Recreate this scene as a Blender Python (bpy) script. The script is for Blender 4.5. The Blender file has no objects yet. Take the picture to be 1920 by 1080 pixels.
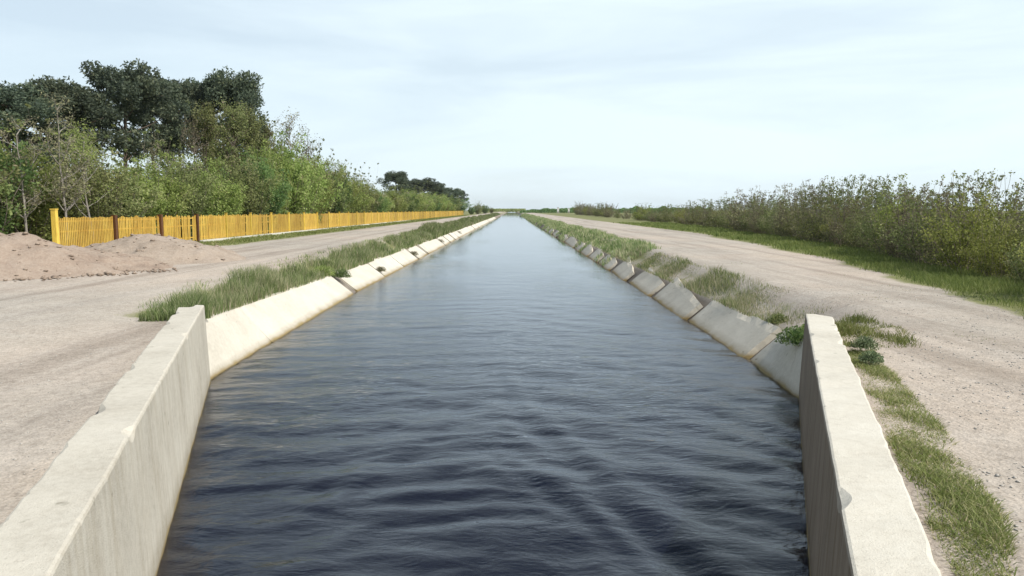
import bpy, math, random
import numpy as np
from mathutils import Vector, noise as mnoise

# ------------------------------------------------------------------ camera, sky, sun, exposure
sc = bpy.context.scene
C = sc.collection
PITCH = math.atan(146/1400)
cam = bpy.data.cameras.new("camera"); cam.sensor_width = 36; cam.lens = 26.25
cam.clip_start = 0.05; cam.clip_end = 12000
co = bpy.data.objects.new("camera", cam); C.objects.link(co)
co.location = (0, 0, 3.0); co.rotation_euler = (math.pi/2 - PITCH, 0, 0)
sc.camera = co

SUN_EL = math.radians(48); SUN_DIR2 = (0.90, -0.44)          # towards the sun, seen from above
w = bpy.data.worlds.new("World"); sc.world = w; w.use_nodes = True
nt = w.node_tree; N = nt.nodes; L = nt.links; N.clear()
out = N.new('ShaderNodeOutputWorld'); bg = N.new('ShaderNodeBackground'); bg.inputs[1].default_value = 0.088
sky = N.new('ShaderNodeTexSky'); sky.sky_type = 'NISHITA'; sky.sun_disc = False
sky.sun_elevation = SUN_EL; sky.sun_rotation = math.atan2(SUN_DIR2[0], SUN_DIR2[1])
sky.air_density = 1.0; sky.dust_density = 1.0; sky.ozone_density = 1.0
tc = N.new('ShaderNodeTexCoord'); mp = N.new('ShaderNodeMapping')
mp.inputs['Scale'].default_value = (1.0, 1.0, 6.5); mp.inputs['Rotation'].default_value = (0.0, 0.08, 0.35)
nz = N.new('ShaderNodeTexNoise'); nz.inputs['Scale'].default_value = 1.7; nz.inputs['Detail'].default_value = 7
nz.inputs['Roughness'].default_value = 0.55; nz.inputs['Distortion'].default_value = 0.5
cr = N.new('ShaderNodeValToRGB'); cr.color_ramp.elements[0].position = 0.40; cr.color_ramp.elements[1].position = 0.60
cr.color_ramp.elements[0].color = (0.76, 0.76, 0.76, 1); cr.color_ramp.elements[1].color = (1, 1, 1, 1)
mx = N.new('ShaderNodeMixRGB'); mx.inputs[2].default_value = (7.95, 9.2, 9.85, 1)
sz_ = N.new('ShaderNodeSeparateXYZ'); L.new(tc.outputs['Generated'], sz_.inputs[0])      # cloud veil thins towards the zenith
gr = N.new('ShaderNodeMapRange'); gr.inputs[1].default_value = 0.33; gr.inputs[2].default_value = 0.72; gr.inputs[3].default_value = 1.0; gr.inputs[4].default_value = 0.22
L.new(sz_.outputs['Z'], gr.inputs[0])
mu = N.new('ShaderNodeMath'); mu.operation = 'MULTIPLY'
L.new(tc.outputs['Generated'], mp.inputs[0]); L.new(mp.outputs[0], nz.inputs[0]); L.new(nz.outputs[0], cr.inputs[0])
L.new(cr.outputs[0], mu.inputs[0]); 
xg = N.new('ShaderNodeMapRange'); xg.inputs[1].default_value = -.75; xg.inputs[2].default_value = .35; xg.inputs[3].default_value = .72; xg.inputs[4].default_value = 1.0   # veil thicker on the sun's side
L.new(sz_.outputs['X'], xg.inputs[0]); m2 = N.new('ShaderNodeMath'); m2.operation = 'MULTIPLY'
L.new(gr.outputs[0], m2.inputs[0]); L.new(xg.outputs[0], m2.inputs[1]); L.new(m2.outputs[0], mu.inputs[1]); L.new(mu.outputs[0], mx.inputs[0]); L.new(sky.outputs[0], mx.inputs[1]); L.new(mx.outputs[0], bg.inputs[0]); L.new(bg.outputs[0], out.inputs[0])

sl = bpy.data.lights.new("sun", 'SUN'); sl.energy = 4.0; sl.angle = math.radians(0.6); sl.color = (1.0, 0.955, 0.88)
so = bpy.data.objects.new("sun", sl); C.objects.link(so)
sd = Vector((SUN_DIR2[0]*math.cos(SUN_EL), SUN_DIR2[1]*math.cos(SUN_EL), math.sin(SUN_EL)))
so.rotation_euler = sd.to_track_quat('Z', 'Y').to_euler(); so.location = (30, -20, 40)
sc.view_settings.view_transform = 'Standard'; sc.view_settings.look = 'None'
sc.view_settings.exposure = 0.39; sc.view_settings.gamma = 1
sc.render.engine = 'CYCLES'
sc.cycles.max_bounces = 8; sc.cycles.transparent_max_bounces = 12

R = np.random.default_rng(7)
random.seed(7)

# ------------------------------------------------------------------ helpers
def tag(o, label=None, cat=None, group=None, kind=None):
    if label: o['label'] = label
    if cat: o['category'] = cat
    if group: o['group'] = group
    if kind: o['kind'] = kind
    return o

def mesh_data(name, v, f, mat=None, smooth=False, tint=None, extra=None):
    v = np.asarray(v, dtype=np.float32)
    me = bpy.data.meshes.new(name)
    if isinstance(f, np.ndarray):
        k = f.shape[1]; n = len(f)
        me.vertices.add(len(v)); me.vertices.foreach_set('co', v.ravel())
        me.loops.add(n*k); me.loops.foreach_set('vertex_index', f.astype(np.int32).ravel())
        me.polygons.add(n); me.polygons.foreach_set('loop_start', np.arange(0, n*k, k, dtype=np.int32))
        me.update(calc_edges=True)
    else:
        me.from_pydata([tuple(map(float, p)) for p in v], [], f); me.update()
    if smooth:
        me.polygons.foreach_set('use_smooth', np.ones(len(me.polygons), dtype=bool))
    if tint is not None:
        a = me.attributes.new('tint', 'FLOAT', 'POINT'); a.data.foreach_set('value', np.asarray(tint, dtype=np.float32))
    for k2, arr in (extra or {}).items():
        a = me.attributes.new(k2, 'FLOAT', 'POINT'); a.data.foreach_set('value', np.asarray(arr, dtype=np.float32))
    if mat: me.materials.append(mat)
    return me

def obj(name, me, parent=None, loc=(0,0,0)):
    o = bpy.data.objects.new(name, me); C.objects.link(o); o.location = loc
    if parent: o.parent = parent
    return o

def empty(name, loc, rz=0):
    o = bpy.data.objects.new(name, None); C.objects.link(o); o.location = loc; o.rotation_euler = (0,0,rz)
    o.empty_display_size = 0.3
    return o

def copy_thing(root):
    c = root.copy(); C.objects.link(c)
    for ch in list(root.children):
        d = ch.copy(); C.objects.link(d); d.parent = c
    return c

ORD = ['first','second','third','fourth','fifth','sixth','seventh','eighth','ninth','tenth','eleventh','twelfth','thirteenth',
       'fourteenth','fifteenth','sixteenth','seventeenth','eighteenth','nineteenth']
TENS = {20:'twent',30:'thirt',40:'fort',50:'fift',60:'sixt'}
CARD = {20:'twenty',30:'thirty',40:'forty',50:'fifty',60:'sixty'}
def ordinal(n):                                               # n from 1
    if n < 20: return ORD[n-1]
    t = n//10*10
    return TENS[t]+'ieth' if n == t else CARD[t]+'-'+ORD[n-t-1]

def nz3(x, y, z=0.0): return mnoise.noise(Vector((x, y, z)))
def fbm(x, y, z=0.0, o=4):
    s = 0; a = 1; t = 0
    for _ in range(o):
        s += a*mnoise.noise(Vector((x, y, z))); t += a; a *= .5; x *= 2.03; y *= 2.03; z += 7.1
    return s/t

# ------------------------------------------------------------------ materials
def mat_base(name, rough=0.9):
    m = bpy.data.materials.new(name); m.use_nodes = True
    n = m.node_tree.nodes; l = m.node_tree.links
    b = n['Principled BSDF']; b.inputs['Roughness'].default_value = rough
    b.inputs['Specular IOR Level'].default_value = 0.25
    return m, n, l, b

def ramp(n, stops):
    r = n.new('ShaderNodeValToRGB'); e = r.color_ramp.elements
    e[0].position, e[0].color = stops[0][0], (*stops[0][1], 1)
    e[1].position, e[1].color = stops[-1][0], (*stops[-1][1], 1)
    for p, c in stops[1:-1]:
        q = e.new(p); q.color = (*c, 1)
    return r

def noise_node(n, l, scale, detail=5, rough=0.6, coord='Position', mapscale=None):
    if coord == 'Position':
        g = n.new('ShaderNodeNewGeometry'); src = g.outputs['Position']
    else:
        g = n.new('ShaderNodeTexCoord'); src = g.outputs['Object']
    if mapscale:
        mpn = n.new('ShaderNodeMapping'); mpn.inputs['Scale'].default_value = mapscale; l.new(src, mpn.inputs[0]); src = mpn.outputs[0]
    t = n.new('ShaderNodeTexNoise'); t.inputs['Scale'].default_value = scale; t.inputs['Detail'].default_value = detail
    t.inputs['Roughness'].default_value = rough
    l.new(src, t.inputs['Vector'])
    return t

def mix(n, l, a, b, fac, mode='MIX'):
    m = n.new('ShaderNodeMixRGB'); m.blend_type = mode
    for i, v in ((0, fac), (1, a), (2, b)):
        if isinstance(v, (int, float)): m.inputs[i].default_value = v
        elif isinstance(v, tuple): m.inputs[i].default_value = (*v, 1)
        else: l.new(v, m.inputs[i])
    return m.outputs[0]

def foliage_mat(name, cols, trans=0.25, rough=0.65):
    m, n, l, b = mat_base(name, rough)
    at = n.new('ShaderNodeAttribute'); at.attribute_name = 'tint'
    r = ramp(n, cols); l.new(at.outputs['Fac'], r.inputs[0])
    oi = n.new('ShaderNodeObjectInfo')
    hs = n.new('ShaderNodeHueSaturation')
    mr = n.new('ShaderNodeMapRange'); mr.inputs['To Min'].default_value = 0.8; mr.inputs['To Max'].default_value = 1.2
    l.new(oi.outputs['Random'], mr.inputs[0]); l.new(mr.outputs[0], hs.inputs['Value']); l.new(r.outputs[0], hs.inputs['Color'])
    mh = n.new('ShaderNodeMapRange'); mh.inputs['To Min'].default_value = 0.485; mh.inputs['To Max'].default_value = 0.515
    l.new(oi.outputs['Random'], mh.inputs[0]); l.new(mh.outputs[0], hs.inputs['Hue'])
    l.new(hs.outputs[0], b.inputs['Base Color'])
    t = n.new('ShaderNodeBsdfTranslucent'); l.new(hs.outputs[0], t.inputs[0])
    ms = n.new('ShaderNodeMixShader'); ms.inputs[0].default_value = trans
    l.new(b.outputs[0], ms.inputs[1]); l.new(t.outputs[0], ms.inputs[2])
    l.new(ms.outputs[0], n['Material Output'].inputs[0])
    return m

M = {}
M['pine'] = foliage_mat('pine_needles', [(0, (.05,.07,.05)), (.55, (.11,.14,.088)), (1, (.22,.235,.13))], .35)
M['shrub'] = foliage_mat('shrub_leaves', [(0, (.12,.165,.04)), (.5, (.29,.36,.10)), (.85, (.42,.46,.18)), (1, (.48,.43,.24))], .5)
M['shrub_dark'] = foliage_mat('shrub_leaves_deep', [(0, (.06,.11,.035)), (.5, (.16,.25,.08)), (1, (.29,.35,.13))], .48)
M['bush'] = foliage_mat('bush_leaves', [(0, (.08,.10,.035)), (.5, (.21,.235,.085)), (.85, (.31,.32,.14)), (1, (.38,.31,.22))], .45)
M['bush_yellow'] = foliage_mat('bush_leaves_yellow', [(0, (.10,.12,.025)), (.5, (.26,.285,.07)), (1, (.40,.38,.15))], .48)
M['bush_brown'] = foliage_mat('bush_leaves_brown', [(0, (.09,.08,.05)), (.5, (.225,.20,.125)), (1, (.33,.32,.17))], .4)
M['grass'] = foliage_mat('grass_blades', [(0, (.08,.115,.03)), (.5, (.195,.235,.065)), (.85, (.30,.31,.12)), (1, (.48,.42,.25))], .4)
M['weeds'] = foliage_mat('weed_blades', [(0, (.08,.12,.04)), (.45, (.18,.245,.085)), (.75, (.30,.34,.15)), (1, (.56,.50,.34))], .42)
M['bluegrass'] = foliage_mat('tuft_blades', [(0, (.10,.14,.07)), (.6, (.20,.26,.13)), (1, (.34,.36,.22))], .35)

def bark(name, c1, c2):
    m, n, l, b = mat_base(name, .9)
    t = noise_node(n, l, 6, 5, .65, 'Object', (1,1,.25)); r = ramp(n, [(.3, c1), (.7, c2)])
    l.new(t.outputs[0], r.inputs[0]); l.new(r.outputs[0], b.inputs['Base Color']); return m
M['bark'] = bark('bark_brown', (.06,.045,.035), (.16,.12,.09))
M['bark_pale'] = bark('bark_pale', (.16,.145,.12), (.34,.31,.27))
M['twig'] = bark('twig_grey', (.12,.10,.08), (.26,.22,.18))

def concrete(name, c_lo, c_mid, c_hi, wet=True, streak_shade=False):
    m, n, l, b = mat_base(name, .88)
    t1 = noise_node(n, l, .9, 6, .65); t2 = noise_node(n, l, 14, 6, .7); t3 = noise_node(n, l, 90, 3, .6)
    r = ramp(n, [(.28, c_lo), (.5, c_mid), (.75, c_hi)])
    mx1 = mix(n, l, t1.outputs[0], t2.outputs[0], .42); l.new(mx1, r.inputs[0])
    col = r.outputs[0]
    sp = ramp(n, [(.30, (.55,.52,.48)), (.40, (1,1,1))]); l.new(t3.outputs[0], sp.inputs[0])
    col = mix(n, l, col, sp.outputs[0], .55, 'MULTIPLY')
    # dark pits and lichen spots
    vo = n.new('ShaderNodeTexNoise'); vo.inputs['Scale'].default_value = 5.5; vo.inputs['Detail'].default_value = 3
    g0 = n.new('ShaderNodeNewGeometry'); l.new(g0.outputs['Position'], vo.inputs['Vector'])
    rp = ramp(n, [(.24, (.42,.42,.38)), (.31, (1,1,1))]); l.new(vo.outputs[0], rp.inputs[0])
    col = mix(n, l, col, rp.outputs[0], .8, 'MULTIPLY')
    vc = n.new('ShaderNodeTexVoronoi'); vc.feature = 'DISTANCE_TO_EDGE'; vc.inputs['Scale'].default_value = .42
    gc = n.new('ShaderNodeNewGeometry'); dn = n.new('ShaderNodeTexNoise'); dn.inputs['Scale'].default_value = 3; dn.inputs['Detail'].default_value = 5; l.new(gc.outputs['Position'], dn.inputs['Vector'])
    l.new(mix(n, l, gc.outputs['Position'], dn.outputs['Color'], .30), vc.inputs['Vector'])
    rc = ramp(n, [(.0, (.62,.58,.54)), (.005, (1,1,1))]); l.new(vc.outputs['Distance'], rc.inputs[0])
    mk = noise_node(n, l, .5, 2, .5); rk = ramp(n, [(.56, (0,0,0)), (.62, (1,1,1))]); l.new(mk.outputs[0], rk.inputs[0])
    if not streak_shade:
         col = mix(n, l, col, mix(n, l, col, rc.outputs[0], 1.0, 'MULTIPLY'), rk.outputs[0])
    if streak_shade:
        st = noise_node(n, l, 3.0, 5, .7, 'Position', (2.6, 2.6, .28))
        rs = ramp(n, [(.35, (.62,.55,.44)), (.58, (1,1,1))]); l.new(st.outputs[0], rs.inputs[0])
        if streak_shade > 1: col = col
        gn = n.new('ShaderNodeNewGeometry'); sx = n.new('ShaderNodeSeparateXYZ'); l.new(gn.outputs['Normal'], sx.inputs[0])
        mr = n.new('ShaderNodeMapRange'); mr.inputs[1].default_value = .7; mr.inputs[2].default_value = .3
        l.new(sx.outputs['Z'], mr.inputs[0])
        col2 = mix(n, l, col, rs.outputs[0], .35 if streak_shade == 1 else .8, 'MULTIPLY'); col2 = col2 if streak_shade == 1 else mix(n, l, col2, (.40,.345,.31), 1.0, 'MULTIPLY'); col = mix(n, l, col, col2, mr.outputs[0])  # right wall: upright faces multiplied darker, shade painted into the concrete colour
    if wet:
        g = n.new('ShaderNodeNewGeometry'); s = n.new('ShaderNodeSeparateXYZ'); l.new(g.outputs['Position'], s.inputs[0])
        tn = noise_node(n, l, 2.2, 4, .6)
        ad = n.new('ShaderNodeMath'); ad.operation = 'MULTIPLY_ADD'; ad.inputs[1].default_value = -.12; l.new(tn.outputs[0], ad.inputs[0]); l.new(s.outputs['Z'], ad.inputs[2])
        r2 = n.new('ShaderNodeMapRange'); r2.inputs[1].default_value = .00; r2.inputs[2].default_value = -.055; l.new(ad.outputs[0], r2.inputs[0])
        algae = ramp(n, [(.3, (.26,.185,.085)), (.7, (.36,.29,.14))]); l.new(tn.outputs[0], algae.inputs[0])
        col = mix(n, l, col, algae.outputs[0], r2.outputs[0])
        r3 = n.new('ShaderNodeMapRange'); r3.inputs[1].default_value = .20 if streak_shade else .10; r3.inputs[2].default_value = .0; r3.inputs[4].default_value = .5; l.new(ad.outputs[0], r3.inputs[0])
        col = mix(n, l, col, (.52,.47,.38), r3.outputs[0], 'MULTIPLY')
    l.new(col, b.inputs['Base Color'])
    bp = n.new('ShaderNodeBump'); bp.inputs['Strength'].default_value = .45; bp.inputs['Distance'].default_value = .02
    hh = mix(n, l, t2.outputs[0], t3.outputs[0], .5)
    l.new(hh, bp.inputs['Height']); l.new(bp.outputs[0], b.inputs['Normal'])
    return m
M['wall'] = concrete('concrete_wall', (.36,.325,.265), (.50,.465,.39), (.60,.565,.485), True, 1)
M['wall_stained_shaded'] = concrete('concrete_wall_stained_shaded', (.40,.365,.30), (.545,.51,.43), (.64,.61,.53), True, 2)  # dirt streaks plus the shade of the water side painted in
M['slab'] = concrete('concrete_slab', (.42,.38,.31), (.55,.51,.43), (.63,.60,.52))
M['slab_old'] = concrete('concrete_slab_weathered', (.36,.325,.26), (.50,.46,.38), (.60,.56,.475))
M['kerb'] = concrete('concrete_kerb', (.5,.48,.42), (.6,.58,.52), (.7,.68,.62), False)

def ground_mat():
    m, n, l, b = mat_base('bare_ground', .95)
    t0 = noise_node(n, l, .11, 5, .6); t1 = noise_node(n, l, .8, 7, .65); t2 = noise_node(n, l, 9, 6, .7); t3 = noise_node(n, l, 60, 4, .65)
    dirt = ramp(n, [(.30, (.300,.262,.220)), (.5, (.385,.348,.300)), (.72, (.465,.432,.385))])
    l.new(mix(n, l, t1.outputs[0], t0.outputs[0], .5), dirt.inputs[0])
    pink = ramp(n, [(.42, (1,1,1)), (.62, (1.03,.95,.90))]); l.new(t0.outputs[0], pink.inputs[0])
    col = mix(n, l, dirt.outputs[0], pink.outputs[0], .8, 'MULTIPLY')
    fine = ramp(n, [(.32, (.62,.60,.58)), (.5, (1,1,1)), (.70, (1.22,1.20,1.18))]); l.new(t2.outputs[0], fine.inputs[0])
    col = mix(n, l, col, fine.outputs[0], .55, 'MULTIPLY')
    fine2 = ramp(n, [(.33, (.55,.53,.50)), (.5, (1,1,1)), (.68, (1.3,1.3,1.28))]); l.new(t3.outputs[0], fine2.inputs[0])
    col = mix(n, l, col, fine2.outputs[0], .6, 'MULTIPLY')
    rt = noise_node(n, l, 1.0, 4, .6, 'Position', (1.1, .045, 1)); rr_ = ramp(n, [(.36, (.72,.70,.68)), (.5, (1,1,1)), (.62, (1.08,1.07,1.05))]); l.new(rt.outputs[0], rr_.inputs[0])
    col = mix(n, l, col, rr_.outputs[0], .8, 'MULTIPLY')
    # gravel cells
    vo = n.new('ShaderNodeTexVoronoi'); vo.inputs['Scale'].default_value = 28; g = n.new('ShaderNodeNewGeometry'); l.new(g.outputs['Position'], vo.inputs['Vector'])
    vr = ramp(n, [(0, (.8,.78,.75)), (.5, (1,1,1)), (1, (1.2,1.2,1.2))]); l.new(vo.outputs['Color'], vr.inputs[0])
    col = mix(n, l, col, vr.outputs[0], .5, 'MULTIPLY')
    # turf
    at = n.new('ShaderNodeAttribute'); at.attribute_name = 'turf'
    tr = ramp(n, [(.3, (.095,.105,.04)), (.55, (.18,.185,.07)), (.75, (.29,.265,.145))]); l.new(t2.outputs[0], tr.inputs[0])
    ad = n.new('ShaderNodeMath'); ad.operation = 'ADD'; l.new(at.outputs['Fac'], ad.inputs[0]); 
    sb = n.new('ShaderNodeMath'); sb.operation = 'MULTIPLY_ADD'; sb.inputs[1].default_value = 1.4; sb.inputs[2].default_value = -.7
    l.new(mix(n, l, t1.outputs[0], t2.outputs[0], .5), sb.inputs[0]); l.new(sb.outputs[0], ad.inputs[1])
    mr = n.new('ShaderNodeMapRange'); mr.inputs[1].default_value = .40; mr.inputs[2].default_value = .62; l.new(ad.outputs[0], mr.inputs[0])
    col = mix(n, l, col, tr.outputs[0], mr.outputs[0])
    at2 = n.new('ShaderNodeAttribute'); at2.attribute_name = 'damp'
    col = mix(n, l, col, (.07,.055,.04), at2.outputs['Fac'])
    l.new(col, b.inputs['Base Color'])
    bp = n.new('ShaderNodeBump'); bp.inputs['Strength'].default_value = .7; bp.inputs['Distance'].default_value = .03
    l.new(mix(n, l, mix(n, l, t2.outputs[0], t3.outputs[0], .4), vo.outputs['Distance'], .3), bp.inputs['Height']); l.new(bp.outputs[0], b.inputs['Normal'])
    return m
M['ground'] = ground_mat()

def soil_mat(name, a, b_, c):
    m, n, l, b = mat_base(name, .97)
    t1 = noise_node(n, l, 1.1, 7, .7); t2 = noise_node(n, l, 12, 6, .7)
    r = ramp(n, [(.3, a), (.5, b_), (.72, c)]); l.new(mix(n, l, t1.outputs[0], t2.outputs[0], .45), r.inputs[0]); l.new(r.outputs[0], b.inputs['Base Color'])
    bp = n.new('ShaderNodeBump'); bp.inputs['Strength'].default_value = .8; bp.inputs['Distance'].default_value = .05
    l.new(t2.outputs[0], bp.inputs['Height']); l.new(bp.outputs[0], b.inputs['Normal'])
    return m
M['soil'] = soil_mat('heap_soil', (.20,.155,.115), (.32,.26,.205), (.41,.345,.285))
M['soil_red'] = soil_mat('heap_soil_red', (.19,.135,.10), (.315,.245,.19), (.41,.34,.275))
M['stone'] = soil_mat('stone', (.36,.33,.29), (.50,.47,.42), (.66,.63,.58))

def paint(name, c, c2):
    m, n, l, b = mat_base(name, .5)
    t = noise_node(n, l, 1.3, 5, .7, 'Object', (1,1,.4)); r = ramp(n, [(.35, c2), (.6, c)])
    l.new(t.outputs[0], r.inputs[0])
    oi = n.new('ShaderNodeObjectInfo'); hs = n.new('ShaderNodeHueSaturation'); mr = n.new('ShaderNodeMapRange')
    mr.inputs['To Min'].default_value = .78; mr.inputs['To Max'].default_value = 1.15; l.new(oi.outputs['Random'], mr.inputs[0]); l.new(mr.outputs[0], hs.inputs['Value'])
    d = noise_node(n, l, 9, 5, .7, 'Position', (1, 1, .3)); rd = ramp(n, [(.35, (.62,.55,.45)), (.55, (1,1,1))]); l.new(d.outputs[0], rd.inputs[0])
    l.new(mix(n, l, r.outputs[0], rd.outputs[0], .6, 'MULTIPLY'), hs.inputs['Color']); l.new(hs.outputs[0], b.inputs['Base Color']); return m
M['yellow'] = paint('yellow_paint', (.65,.435,.085), (.50,.30,.055))
M['yellow_post'] = paint('yellow_post_paint', (.80,.58,.10), (.66,.44,.07))
M['brown'] = paint('brown_paint', (.13,.055,.02), (.08,.035,.015))
M['white'] = paint('white_wall_paint', (.80,.80,.78), (.7,.69,.66))
M['roof'] = paint('grey_roof', (.35,.33,.31), (.28,.27,.26))

def water_mat():
    m = bpy.data.materials.new('canal_water'); m.use_nodes = True
    n = m.node_tree.nodes; l = m.node_tree.links; n.clear()
    o = n.new('ShaderNodeOutputMaterial')
    gl = n.new('ShaderNodeBsdfGlossy'); gl.inputs['Roughness'].default_value = .035; gl.inputs[0].default_value = (.92,.945,.985,1)
    tr = n.new('ShaderNodeBsdfTransparent'); tr.inputs[0].default_value = (.80,.82,.80,1)
    df = n.new('ShaderNodeBsdfDiffuse'); df.inputs[0].default_value = (.013,.016,.034,1)
    ms0 = n.new('ShaderNodeMixShader'); ms0.inputs[0].default_value = .35
    l.new(tr.outputs[0], ms0.inputs[1]); l.new(df.outputs[0], ms0.inputs[2])
    fr = n.new('ShaderNodeFresnel'); fr.inputs[0].default_value = 1.333
    ms = n.new('ShaderNodeMixShader'); l.new(fr.outputs[0], ms.inputs[0]); l.new(ms0.outputs[0], ms.inputs[1]); l.new(gl.outputs[0], ms.inputs[2])
    a = noise_node(n, l, 3.0, 5, .6, 'Position', (.8, 1.5, 1)); a.inputs['Distortion'].default_value = .6
    b2 = noise_node(n, l, 11, 4, .6, 'Position', (.7, 1.3, 1)); b2.inputs['Distortion'].default_value = .4
    pk = noise_node(n, l, .16, 3, .55, 'Position', (1.4, .6, 1))
    pr = n.new('ShaderNodeMapRange'); pr.inputs[1].default_value = .35; pr.inputs[2].default_value = .65; pr.inputs[3].default_value = .35; pr.inputs[4].default_value = 1.0
    l.new(pk.outputs[0], pr.inputs[0])
    calm = n.new('ShaderNodeAttribute'); calm.attribute_name = 'choppy'
    cm = n.new('ShaderNodeMath'); cm.operation = 'MULTIPLY'; l.new(pr.outputs[0], cm.inputs[0]); l.new(calm.outputs['Fac'], cm.inputs[1])
    h = mix(n, l, a.outputs[0], b2.outputs[0], .28)
    bp = n.new('ShaderNodeBump'); bp.inputs['Distance'].default_value = .05; l.new(h, bp.inputs['Height']); l.new(cm.outputs[0], bp.inputs['Strength'])
    for nd in (gl, fr): l.new(bp.outputs[0], nd.inputs['Normal'])
    l.new(ms.outputs[0], o.inputs['Surface'])
    va = n.new('ShaderNodeVolumeAbsorption'); va.inputs[0].default_value = (.42,.36,.25,1); va.inputs[1].default_value = 3.2
    l.new(va.outputs[0], o.inputs['Volume'])
    return m
M['water'] = water_mat()

# ------------------------------------------------------------------ canal plan (metres; water surface is z = 0)
def lerp(a, b, t): return a + (b-a)*t
def interp(y, pts): return float(np.interp(y, [p[0] for p in pts], [p[1] for p in pts]))
YL, YR = 12.9, 11.8                                             # far ends of the wing walls
def wallL(y): return -5.30 + .338*(YL - y)                      # inner face of the left wing wall
def wallR(y): return 4.62 - .366*(YR - y)
def waterL(y): return interp(y, [(YL,-5.39),(17,-5.50),(27,-5.72),(60,-5.75),(5000,-5.75)])
def waterR(y): return interp(y, [(YR,4.60),(15,4.76),(30,4.85),(60,4.90),(5000,4.90)])
def topL(y): return (interp(y, [(YL,-5.72),(17,-6.25),(27,-6.55),(5000,-6.55)]), interp(y, [(YL,1.05),(17,.84),(27,.68),(60,.62),(5000,.6)]))
def topR(y): return (interp(y, [(YR,4.92),(15,5.50),(5000,5.60)]), interp(y, [(YR,.98),(15,.60),(30,.55),(5000,.55)]))
def roadR_edge(y): return interp(y, [(0,6.2),(9,7.9),(14,9.4),(29,12.4),(63,15.2),(110,14.8),(5000,14.5)])
def bush_line(y): return interp(y, [(0,7.6),(8,9.6),(14,11.1),(20,12.6),(29,14.8),(40,16.9),(56,19),(75,20.8),(100,21.8),(150,23.5),(250,26.5),(400,30),(5000,300)])

def ground_z(x, y):
    """natural ground outside the canal lining"""
    base = 1.13 + .03*nz3(x*.15, y*.15) + .02*nz3(x*.7, y*.5, 3)
    if x > 0: base += .06*math.exp(-((y-4)/7)**2)
    return base

ys = list(np.concatenate([np.linspace(-60, -2, 12), np.arange(-1, 45, .35), 45*1.035**np.arange(0, 136)]))
rows = []; turf = []; damp = []
for y in ys:
    pts = []
    if y < YL: 
        wl = wallL(max(y, 1.2)) - .25; edgeL = [(wl-.02, ground_z(wl, y)-.03, 0, 0), (wl, -1.4, 0, 1)]; eL = wl-.02
    else:
        tx, tz = topL(y); sx = (tx-waterL(y))/tz
        xb = waterL(y) - 1.4*sx
        edgeL = [(tx-.10, tz-.02, .55, .1), (tx+.02, tz-.16, .3, .5), (xb-.12, -1.5, 0, 1)]; eL = tx-.10
    if y < YR:
        wr = wallR(max(y, 1.2)) + .25; edgeR = [(wr, -1.4, 0, 1), (wr+.02, ground_z(wr, y)-.03, 0, 0)]; eR = wr+.02
    else:
        tx, tz = topR(y); sx = (tx-waterR(y))/tz
        xb = waterR(y) - 1.4*sx
        edgeR = [(xb+.12, -1.5, 0, 1), (tx-.02, tz-.16, .3, .5), (tx+.10, tz-.02, .45, .1)]; eR = tx+.10
    offs = [.25, .55, .9, 1.3, 1.8, 2.5, 3.3, 4.2, 5.2, 6.3, 7.5, 8.8, 10.2, 11.6, 13, 15, 18, 24, 35, 60, 120, 300, 900, 4000]
    left = []
    for o_ in offs:
        x = eL - o_; g = ground_z(x, y)
        k = min(1, o_/1.5); k = k*k*(3-2*k)
        z = lerp(edgeL[0][1], g, k) if y >= YL else g
        t = 0.0
        if y > YL+.2: t = max(t, 1.0 - abs(o_-.7)/1.1)*.75
        if x < -14.9 and y > 36: t = max(t, min(1, (-14.5-x)/.9)*min(1, (y-36)/5)*.8)
        if x < -20: t = 1
        left.append((x, z, max(t, 0), 0))
    right = []
    for o_ in offs:
        x = eR + o_; g = ground_z(x, y)
        k = min(1, o_/1.3); k = k*k*(3-2*k)
        z = lerp(edgeR[-1][1], g, k) if y >= YR else g
        t = 0.0
        if y > YR+.2: t = max(t, (1.0 - abs(o_-.5)/1.0)*interp(y, [(12,.38),(25,.5),(45,.85)]))
        re = roadR_edge(y)
        if x > re-.4: t = max(t, min(1, (x-re+.4)/.6))
        right.append((x, z, max(t, 0), 0))
    if y < YL: edgeL = [edgeL[0], (edgeL[0][0]+.01, edgeL[0][1]-.2, 0, .3), edgeL[1]]
    if y < YR: edgeR = [edgeR[0], (edgeR[1][0]-.01, edgeR[1][1]-.2, 0, .3), edgeR[1]]
    rows.append(left[::-1] + edgeL + edgeR + right)
nc = len(rows[0])
V = np.array([[(p[0], y, p[1]) for p in r] for r, y in zip(rows, ys)]).reshape(-1, 3)
idx = np.arange(len(ys)*nc).reshape(len(ys), nc)
F = np.stack([idx[:-1,:-1], idx[:-1,1:], idx[1:,1:], idx[1:,:-1]], -1).reshape(-1, 4)
me = mesh_data('ground', V, F, M['ground'], True, None,
   {'turf': [p[2] for r in rows for p in r], 'damp': [p[3] for r in rows for p in r]})
gobj = obj('ground', me); tag(gobj, 'bare pinkish dirt ground and tracks on both sides of the canal', 'ground', kind='structure')

def gz(x, y):
    """height of the finished ground sheet"""
    if x < 0 and y >= YL:
        tx, tz = topL(y); o_ = max(0, tx-.10-x); k = min(1, o_/1.5); k = k*k*(3-2*k); return lerp(tz-.02, ground_z(x, y), k)
    if x > 0 and y >= YR:
        tx, tz = topR(y)
        if x < tx-.1: return tz*(x-waterR(y))/(tx-waterR(y))+.03
        o_ = max(0, x-tx-.10); k = min(1, o_/1.3); k = k*k*(3-2*k); return lerp(tz-.02, ground_z(x, y), k)
    return ground_z(x, y)

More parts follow.
